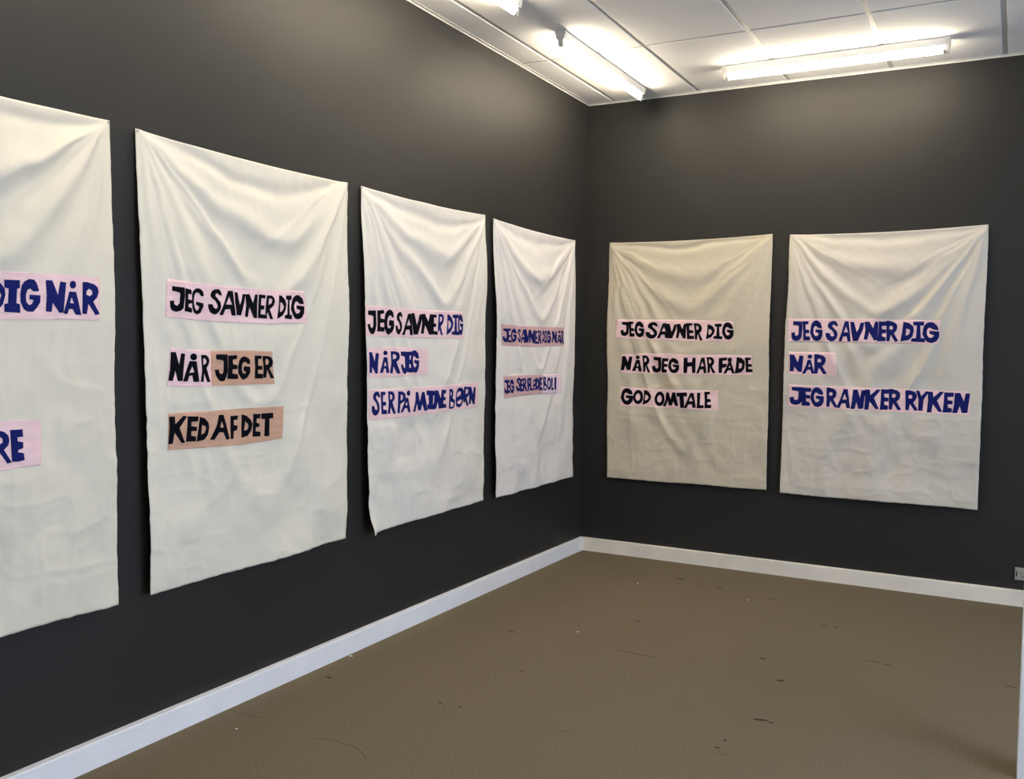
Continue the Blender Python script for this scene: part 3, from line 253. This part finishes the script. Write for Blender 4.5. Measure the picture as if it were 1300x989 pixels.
  ['pink',[1439,1231,2014,1228,2473,1224,2477,1088,2019,1090,1665,1090,1433,1093],[['J','n',[[[1458,1218,1526,1218,1528,1181,1523,1126,1509,1112,1485,1104,1460,1109,1449,1123,1445,1151,1472,1156,1474,1139,1488,1134,1500,1146,1501,1190,1482,1194,1459,1196]]]],['E','n',[[[1526,1217,1579,1214,1577,1191,1545,1190,1546,1173,1574,1168,1572,1148,1547,1148,1548,1131,1571,1124,1571,1102,1520,1102,1525,1160]]]],['G','n',[[[1577,1174,1580,1190,1585,1204,1594,1214,1606,1221,1622,1220,1642,1205,1651,1183,1648,1173,1625,1177,1612,1187,1601,1185,1595,1166,1598,1142,1608,1127,1622,1130,1631,1142,1607,1152,1609,1169,1655,1166,1655,1131,1643,1107,1622,1096,1601,1101,1586,1119,1575,1146]]]],['R','n',[[[1669,1221,1685,1222,1714,1214,1727,1203,1731,1185,1726,1165,1712,1149,1738,1104,1721,1098,1694,1139,1689,1100,1671,1102,1671,1156],[1686,1188,1695,1195,1706,1188,1706,1177,1697,1169,1686,1175]]]],['A','n',[[[1771,1215,1797,1215,1815,1100,1793,1099,1786,1128,1762,1125,1751,1097,1731,1098,1754,1155],[1779,1187,1793,1152,1766,1151]]]],['N','n',[[[1827,1213,1853,1215,1870,1164,1878,1213,1900,1212,1890,1100,1863,1097,1851,1138,1841,1096,1817,1096,1824,1141]]]],['K','n',[[[1896,1217,1925,1218,1929,1184,1965,1220,1987,1219,1950,1167,1980,1101,1961,1100,1926,1145,1920,1095,1896,1095,1900,1162]]]],['E','n',[[[1988,1222,2036,1222,2035,1197,2006,1194,2007,1175,2032,1171,2031,1149,2008,1148,2009,1129,2030,1123,2030,1099,1984,1097,1988,1160]]]],['R','n',[[[2031,1225,2048,1226,2080,1218,2094,1206,2098,1188,2093,1167,2078,1150,2106,1104,2087,1098,2059,1140,2053,1100,2034,1102,2034,1158],[2050,1191,2060,1199,2072,1191,2072,1180,2062,1172,2050,1177]]]],['R','n',[[[2125,1221,2142,1223,2172,1215,2186,1203,2189,1185,2184,1166,2170,1149,2197,1105,2179,1099,2152,1140,2146,1101,2128,1103,2128,1156],[2144,1189,2153,1196,2164,1188,2164,1178,2155,1170,2144,1175]]]],['Y','n',[[[2183,1220,2201,1221,2213,1188,2239,1219,2255,1217,2226,1168,2223,1102,2198,1101,2199,1167]]]],['K','n',[[[2247,1217,2275,1217,2279,1184,2314,1220,2336,1219,2300,1167,2330,1101,2311,1100,2277,1145,2271,1095,2247,1094,2251,1162]]]],['E','n',[[[2337,1216,2389,1216,2387,1192,2355,1189,2357,1171,2384,1168,2382,1147,2358,1146,2359,1128,2381,1123,2381,1100,2332,1097,2336,1157]]]],['N','n',[[[2393,1214,2422,1216,2442,1166,2451,1214,2474,1214,2463,1101,2434,1098,2421,1139,2409,1097,2383,1097,2391,1142]]]]]]]}]

# ------------------------------------------------------------------ cloth relief
def vnoise(x, y, seed):
    """smooth value noise in [-1, 1], vectorised"""
    xi, yi = np.floor(x), np.floor(y); fx, fy = x - xi, y - yi
    fx, fy = fx * fx * fx * (fx * (fx * 6 - 15) + 10), fy * fy * fy * (fy * (fy * 6 - 15) + 10)
    def h(i, j):
        v = np.sin(i * 127.1 + j * 311.7 + seed * 74.7) * 43758.5453
        return (v - np.floor(v)) * 2 - 1
    a, b_, c, d = h(xi, yi), h(xi + 1, yi), h(xi, yi + 1), h(xi + 1, yi + 1)
    return (a * (1 - fx) + b_ * fx) * (1 - fy) + (c * (1 - fx) + d * fx) * fy
def sst(a, b_, x):
    t = np.clip((x - a) / (b_ - a), 0, 1); return t * t * (3 - 2 * t)

FOLD = 1.6
class Relief:
    """how far the hanging cloth stands off the wall at (t along the wall, z up)"""
    def __init__(s, w, q, P, seed, flat=()):
        s.flat = [[c / 1000 for c in f] for f in flat]
        s.q, s.P, s.seed = np.array(q, float) / 1000, P, seed
        s.t0 = s.q[0][0]; s.w = s.q[1][0] - s.q[0][0]; s.ztop = (s.q[0][1] + s.q[1][1]) / 2; s.h = s.ztop - (s.q[2][1] + s.q[3][1]) / 2
    def __call__(s, t, z):
        w, h, sd, P = s.w, s.h, s.seed, s.P
        f = np.clip((s.ztop - z) / h, 0, 1)
        tl = s.q[0][0] + (s.q[3][0] - s.q[0][0]) * f; tr = s.q[1][0] + (s.q[2][0] - s.q[1][0]) * f
        x = np.clip((t - tl) / (tr - tl), 0, 1) * w; y = f * h
        u = x / w
        xw = x + 0.022 * vnoise(x * 4, y * 4, sd) + 0.008 * vnoise(x * 11, y * 11, sd + 5)
        yw = y + 0.022 * vnoise(x * 4 + 9, y * 4, sd + 1) + 0.008 * vnoise(x * 11, y * 11 + 7, sd + 6)
        near = np.minimum(np.hypot(x, y), np.hypot(w - x, y))
        free = sst(0.0, 0.22, near)
        d = 0.011 + 0.014 * sst(0, 0.6, y) + 0.012 * np.sin(np.pi * u) * free + 0.006 * sst(.9, 1.6, y)
        stiff = 1.0                                                 # the sewn-on strips stiffen the cloth
        for a, c, e, g in s.flat:
            ins = sst(a - .05, a + .03, t) * sst(-c - .05, -c + .03, -t) * sst(e - .05, e + .02, z) * sst(-g - .05, -g + .02, -z)
            stiff = stiff * (1 - P.get('st', 0.62) * ins)
        for side, key in ((0, 'L'), (1, 'R')):
            X = xw if side == 0 else w - xw
            r = np.hypot(X, yw) + 1e-6; th = np.degrees(np.arctan2(X, yw))
            rg = random.Random(sd * 7 + side)
            fine = [(rg.uniform(5, 62), rg.uniform(1.2, 3.0), rg.uniform(1.6, 3.0), rg.uniform(.35, .8), rg.uniform(0, 5)) for _ in range(7)]
            for ang, amp, wid, ln, bend in P[key] + fine:
                k = (th - ang + bend * r) / (wid * 0.68)
                kk = k * np.maximum(r / 0.55, .55) ** .6
                d = d + stiff * FOLD * amp * 1e-3 * sst(0.0, 0.16, r) * np.exp(-(r / ln) ** 2.2) * (np.exp(-kk * kk) - 0.45 * np.exp(-((kk - 1.9) / 1.3) ** 2))
        for xc, dep, amp, wid, pw in P['S']:
            v = np.where(u < xc, u / xc, (1 - u) / (1 - xc))
            yk = dep * (1 - (1 - np.clip(v, 0, 1)) ** pw)
            k = (yw - yk) / (0.72 * wid * (0.35 + 0.65 * v))
            d = d + stiff * FOLD * amp * 1e-3 * np.sqrt(np.clip(v, 0, 1)) * np.exp(-k * k)
        free = free * (0.4 + 0.6 * stiff); low = sst(0.55, 1.15, y)
        d = d + 0.0095 * free * (0.25 + 0.75 * np.sin(np.pi * u)) * vnoise(x * 6, y * 4.2, sd + 2) * (0.5 + low)
        d = d + 0.0032 * low * stiff * vnoise(xw * 15, yw * 12, sd + 3) + 0.0007 * free * vnoise(xw * 34, yw * 30, sd + 4)
        n = vnoise(xw * 8.5, yw * 8.5, sd + 8)                        # creases: sharp where the noise crosses zero
        d = d + 0.0021 * (0.3 + low) * free * np.exp(-np.abs(n) * 7)
        n = vnoise(xw * 5.0 + 3, yw * 13, sd + 9)
        d = d + 0.0014 * (0.2 + low) * free * np.exp(-np.abs(n) * 9)
        for yc in P.get('creaseh', ()): d = d + 0.0013 * np.exp(-np.abs(y - yc) / 0.006) * free
        for xc in P.get('creasev', ()): d = d + 0.0011 * np.exp(-np.abs(x - xc * w) / 0.006) * free
        ed = np.exp(-x / 0.10); er = np.exp(-(w - x) / 0.10)
        d = d + free * (ed * (0.014 * P.get('el', 1) * sst(.1, .7, y) + 0.006 * vnoise(y * 3.3, y * 0 + 2, sd + 11)) + er * (0.004 + 0.006 * vnoise(y * 3.3, y * 0 + 5, sd + 12)))
        if 'curl' in P: d = d + 0.035 * np.exp(-(x * x + (y - h) ** 2) / 0.055 ** 2)
        return np.maximum(d, 0.006)

def put(w, t, z, d): return (d, t, z) if w == 'L' else (t, -d, z)

def make_cloth(R, w, parent, seed, m):
    step = 0.008
    nu, nv = int(R.w / step), int(R.h / step)
    U, V = np.meshgrid(np.linspace(0, 1, nu + 1), np.linspace(0, 1, nv + 1))
    q = R.q
    T = (q[0][0] * (1 - U) + q[1][0] * U) * (1 - V) + (q[3][0] * (1 - U) + q[2][0] * U) * V
    Z = (q[0][1] * (1 - U) + q[1][1] * U) * (1 - V) + (q[3][1] * (1 - U) + q[2][1] * U) * V
    Z = Z - 0.014 * 4 * U * (1 - U) * np.exp(-V * 7)                       # the top edge sags between its two nails
    T = T + np.exp(-U * R.w / .12) * (0.005 * vnoise(V * 5, V * 0, seed + 20) + 0.0016 * vnoise(V * 60, V * 0, seed + 22)) * np.sin(np.pi * np.clip(V * 1.02, 0, 1)) ** .5
    T = T + np.exp(-(1 - U) * R.w / .12) * (0.005 * vnoise(V * 5, V * 0, seed + 21) + 0.0014 * vnoise(V * 60, V * 0, seed + 23)) * np.sin(np.pi * np.clip(V * 1.02, 0, 1)) ** .5
    Z = Z + np.exp(-(1 - V) * R.h / .1) * (0.003 * vnoise(U * 5, U * 0 + 3, seed + 24) + .0012 * vnoise(U * 45, U * 0 + 3, seed + 25))
    D = R(T, Z)
    b = BM()
    vs = [[b.verts.new(put(w, T[j, i], Z[j, i], D[j, i])) for i in range(nu + 1)] for j in range(nv + 1)]
    for j in range(nv):
        for i in range(nu):
            b.faces.new((vs[j + 1][i], vs[j + 1][i + 1], vs[j][i + 1], vs[j][i]))
    o = obj('cloth', b, m, parent, True)
    md = o.modifiers.new('thickness', 'SOLIDIFY'); md.thickness = 0.0008; md.offset = -1
    return o

def flat_piece(polys_sets, cell):
    """bmesh in the (t, z, 0) plane from outlines with holes, cut into small cells so that it can follow the folds"""
    b = BM()
    for polys in polys_sets:
        loops = [[Vector((p[i] / 1000, p[i + 1] / 1000, 0)) for i in range(0, len(p), 2)] for p in polys]
        flat = [v for l in loops for v in l]
        vs = [b.verts.new(v) for v in flat]
        for tri in tessellate_polygon(loops):
            a, c, e = (flat[k] for k in tri)
            ar = (c - a).cross(e - a).z
            if abs(ar) < 1e-9: continue
            try: b.faces.new([vs[k] for k in (tri if ar > 0 else tri[::-1])])
            except ValueError: pass
    lo = [min(v.co[k] for v in b.verts) for k in (0, 1)]; hi = [max(v.co[k] for v in b.verts) for k in (0, 1)]
    for k in (0, 1):
        c = math.ceil(lo[k] / cell) * cell
        while c < hi[k]:
            pc = [0, 0, 0]; pc[k] = c; no = [0, 0, 0]; no[k] = 1
            bmesh.ops.bisect_plane(b, geom=b.verts[:] + b.edges[:] + b.faces[:], dist=1e-6, plane_co=pc, plane_no=no)
            c += cell
    return b
def lay(b, R, w, off):
    t = np.array([v.co.x for v in b.verts]); z = np.array([v.co.y for v in b.verts])
    d = R(t, z) + off
    for v, a, c, e in zip(b.verts, t, z, d): v.co = put(w, a, c, e)
    return b

PAR = [  # per banner: folds fanning from the left and right nails (angle, mm, spread, reach, bend), hanging swags (centre, depth m, mm, width, shape), old folding creases
    dict(L=[(12, 6, 5, .9, 0), (30, 7, 7, .8, 4)], R=[(16, 6, 7, .9, 0), (38, 10, 9, .85, 3), (58, 7, 8, .8, 4)], S=[(.5, .09, -7, .05, 2.0), (.5, .26, 13, .09, 1.8), (.5, .62, 7, .10, 1.5)], creaseh=(.44,), creasev=(.68,), el=.6),
    dict(L=[(9, 6, 4, 1.0, 0), (19, 10, 4.5, .85, 2), (32, 10, 6, .75, 5)], R=[(12, 5, 6, .9, 0), (33, 9, 8, .85, 2)], S=[(.58, .11, -9, .055, 1.9), (.6, .30, 12, .085, 1.7), (.6, .56, 8, .07, 1.35), (.5, 1.02, 5, .08, 1.3), (.52, 1.36, 6, .10, 1.8)], creaseh=(.60, 1.21), creasev=(.77,), el=1.2),
    dict(L=[(10, 7, 4, 1.1, 0), (21, 10, 4.5, .9, 2), (35, 9, 6, .75, 4)], R=[(11, 6, 6, 1.0, 0), (30, 8, 8, .9, 2)], S=[(.56, .10, -8, .05, 1.9), (.58, .27, 12, .08, 1.6), (.6, .52, 10, .07, 1.2), (.5, 1.12, 6, .06, 1.2), (.52, 1.36, 6, .10, 1.5)], creaseh=(.86,), el=1.3, curl=1),
    dict(L=[(9, 8, 4, 1.2, 0), (20, 9, 5, 1.0, 1), (34, 8, 6, .8, 3)], R=[(10, 7, 6, 1.1, 0), (24, 8, 7, 1.0, 1)], S=[(.5, .10, -8, .05, 1.9), (.5, .30, 12, .08, 1.6), (.52, .55, 8, .06, 1.2), (.5, .90, 6, .07, 1.2), (.5, 1.3, 7, .10, 1.3)], creaseh=(.50, 1.0), el=1.1),
    dict(st=.3, L=[(9, 6, 4, 1.3, 0), (17, 10, 4.5, 1.3, 0), (25, 9, 4.5, 1.3, 1), (35, 9, 5, .95, 3)], R=[(18, 5, 7, 1.2, 0), (30, 11, 8, 1.4, 0), (44, 8, 7, .9, 2)], S=[(.5, .06, -7, .035, 1.6), (.52, .26, 9, .09, 1.8), (.52, .46, 9, .08, 1.5), (.52, 1.10, 6, .07, 1.3), (.5, 1.42, 6, .08, 1.6)], creaseh=(.41, 1.23), creasev=(.49,), el=.8),
    dict(st=.3, L=[(11, 7, 5, 1.3, 0), (20, 10, 5, 1.2, 0), (29, 9, 5, 1.1, 1), (40, 8, 6, .8, 3)], R=[(13, 7, 5, 1.4, 0), (22, 10, 5, 1.5, 0), (33, 13, 6, 1.5, 0), (46, 10, 7, 1.1, 1)], S=[(.5, .05, -8, .05, 1.6), (.5, .24, 11, .09, 1.8), (.48, .52, 9, .07, 1.3), (.45, .72, 7, .06, 1.3), (.5, 1.2, 5, .08, 1.4)], creaseh=(1.02,), el=.6),
]
LAB = [
    'off-white cotton banner cut off by the left edge, ending in "DIG NÅR"',
    'off-white cotton banner with black letters on pink and tan strips, "KED AF DET" lowest',
    'off-white cotton banner reading "SER PÅ MINE BØRN", black then navy letters on pink',
    'narrow-looking off-white banner on the left wall beside the corner, navy letters on dusty rose strips',
    'off-white banner on the back wall beside the corner, black letters ending "GOD OMTALE"',
    'off-white banner on the back wall right of the black-lettered one, "JEG RANKER RYKEN" in navy',
]
SEED = [3, 14, 27, 41, 58, 66]
SLAB = {'pink': 'pale pink fabric strip', 'tan': 'tan brown fabric strip', 'mauve': 'dusty rose fabric strip', 'pale': 'pale lilac pink fabric strip'}
for k, bn in enumerate(BANNERS):
    w = bn['w']; R = Relief(w, bn['q'], PAR[k], SEED[k], bn['m'])
    qm = R.q.mean(0)
    root = empty('cloth_banner', put(w, qm[0], min(R.q[2][1], R.q[3][1]), 0.02))
    tag(root, LAB[k], 'banner', 'lettered cloth banners on the dark walls')
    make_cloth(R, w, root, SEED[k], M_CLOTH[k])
    for c, col, letters in [(s, s[0], s[2]) for s in bn['s']]:
        pts = c[1]
        st = obj('fabric_strip', lay(flat_piece([[pts]], 0.012), R, w, 0.0016), M_FAB[col], root, True)
        st['label'] = SLAB[col]
        md = st.modifiers.new('thickness', 'SOLIDIFY'); md.thickness = 0.0006; md.offset = -1
        for ch, ink, pieces in letters:
            lt = obj('letter', lay(flat_piece(pieces, 0.012), R, w, 0.0030), M_INK[ink], st, True)
            lt['label'] = 'navy blue cloth letter ' + ch if ink == 'n' else 'black cloth letter ' + ch
            md = lt.modifiers.new('thickness', 'SOLIDIFY'); md.thickness = 0.0008; md.offset = -1
    for i, sx in ((0, 1), (1, -1)):
        t, z = R.q[i][0] + sx * 0.007, R.q[i][1] - 0.007
        dd = float(R(np.array([t]), np.array([z]))[0])
        b = BM(); cyl(b, put(w, t, z, 0.0005), put(w, t, z, dd + 0.002), 0.0012, 10); cyl(b, put(w, t, z, dd + 0.001), put(w, t, z, dd + 0.003), 0.004, 14)
        obj('nail', b, M_STEEL, root)

# ------------------------------------------------------------------ fluorescent lamps
def lamp(label, p, ax, length):
    """p: middle of one end, at ceiling level; ax: direction of the tube"""
    ax = Vector(ax); p = Vector(p); upv = Vector((0, 0, 1))
    t = empty('fluorescent_lamp', p + ax * length / 2); tag(t, label, 'ceiling lamp', 'bare fluorescent tube lamps')
    prof = [(-.023, 0), (-.023, -.009), (-.030, -.009), (-.030, -.014), (-.021, -.042), (.021, -.042), (.030, -.014), (.030, -.009), (.023, -.009), (.023, 0)]
    b = prism(BM(), prof, p + ax * .022, ax, upv, length - .044)
    obj('housing', b, M_LAMP, t)
    cap = [(-.0305, 0), (-.0305, -.013), (-.0225, -.0445), (.0225, -.0445), (.0305, -.013), (.0305, 0)]
    hold = [(-.0135, -.040), (-.0135, -.066), (-.0115, -.078), (-.005, -.085), (.005, -.085), (.0115, -.078), (.0135, -.066), (.0135, -.040)]
    for s in (0, 1):
        obj('end_cap', prism(BM(), cap, p + ax * (0 if s == 0 else length - .024), ax, upv, .024), M_HOLD, t)
        obj('lampholder', prism(BM(), hold, p + ax * (.004 if s == 0 else length - .022), ax, upv, .018), M_HOLD, t)
    zc = upv * -.068
    a0, a1 = p + zc + ax * .022, p + zc + ax * (length - .022)
    tb = obj('tube', cyl(BM(), a0 + ax * .012, a1 - ax * .012, .013, 24), M_TUBE, t, True)
    for e0, e1 in ((a0, a0 + ax * .013), (a1 - ax * .013, a1)):
        obj('tube_cap', cyl(BM(), e0, e1, .0134, 24), M_STEEL, tb)
    return t
lamp('fluorescent tube lamp along the left wall, its far end nearest the room corner', (.48, -1.475, H), (0, 1, 0), 1.235)
lamp('fluorescent tube lamp parallel to the back wall, whole length in view', (1.085, -.46, H), (1, 0, 0), 1.245)
lamp('fluorescent tube lamp at the top edge, only its end in view', (.48, -3.20, H), (0, 1, 0), 1.235)

lamp('fluorescent tube lamp over the camera along the left wall, out of the picture', (.48, -4.92, H), (0, 1, 0), 1.235)

# ------------------------------------------------------------------ wall socket
t = empty('wall_socket', (2.779, 0, .1865)); tag(t, 'grey-white wall socket low on the back wall, half hidden by the white door lining', 'socket')
obj('plate', bx((2.739, -.011, .150), (2.819, 0, .222), .003), M_SOCK, t)
ins = obj('socket_insert', cyl(BM(), (2.779, -.010, .186), (2.779, -.014, .186), .026, 28), M_SOCK, t)
for dx in (-.0095, .0095): obj('hole', cyl(BM(), (2.779 + dx, -.0135, .190), (2.779 + dx, -.0146, .190), .003, 14), M_DARK, ins)
obj('hole', bx((2.775, -.0146, .170), (2.783, -.0135, .176)), M_DARK, ins)
obj('rocker_switch', bx((2.747, -.015, .171), (2.752, -.0105, .201), .001), M_DARK, t)

# ------------------------------------------------------------------ scraps on the carpet
for lb, x, y, sx, sy in (('white paper scrap on the carpet against the left skirting board', .045, -2.675, .016, .007), ('white paper scrap on the carpet nearest the camera, lower left', .192, -3.54, .008, .006),
        ('white paper scrap on the carpet in front of the corner', .704, -.70, .010, .006), ('white paper scrap on the carpet below the right black-lettered banner', 1.392, -.719, .009, .006),
        ('white paper scrap in the middle of the carpet', .794, -1.788, .008, .006)):
    b = BM(); pts = blob(sx * .75, sy * .75, 7)
    lo = [b.verts.new((x + a, y + c, .0008)) for a, c in pts]; hi = [b.verts.new((x + a * .9, y + c * .9, .003)) for a, c in pts]
    b.faces.new(lo[::-1]); b.faces.new(hi)
    for i in range(7): b.faces.new((lo[i], lo[(i + 1) % 7], hi[(i + 1) % 7], hi[i]))
    bmesh.ops.translate(b, verts=b.verts, vec=(0, 0, -.0008))
    tag(obj('paper_scrap', b, M_PAPER, origin=(x, y, 0)), lb, 'paper', 'white scraps on the carpet')
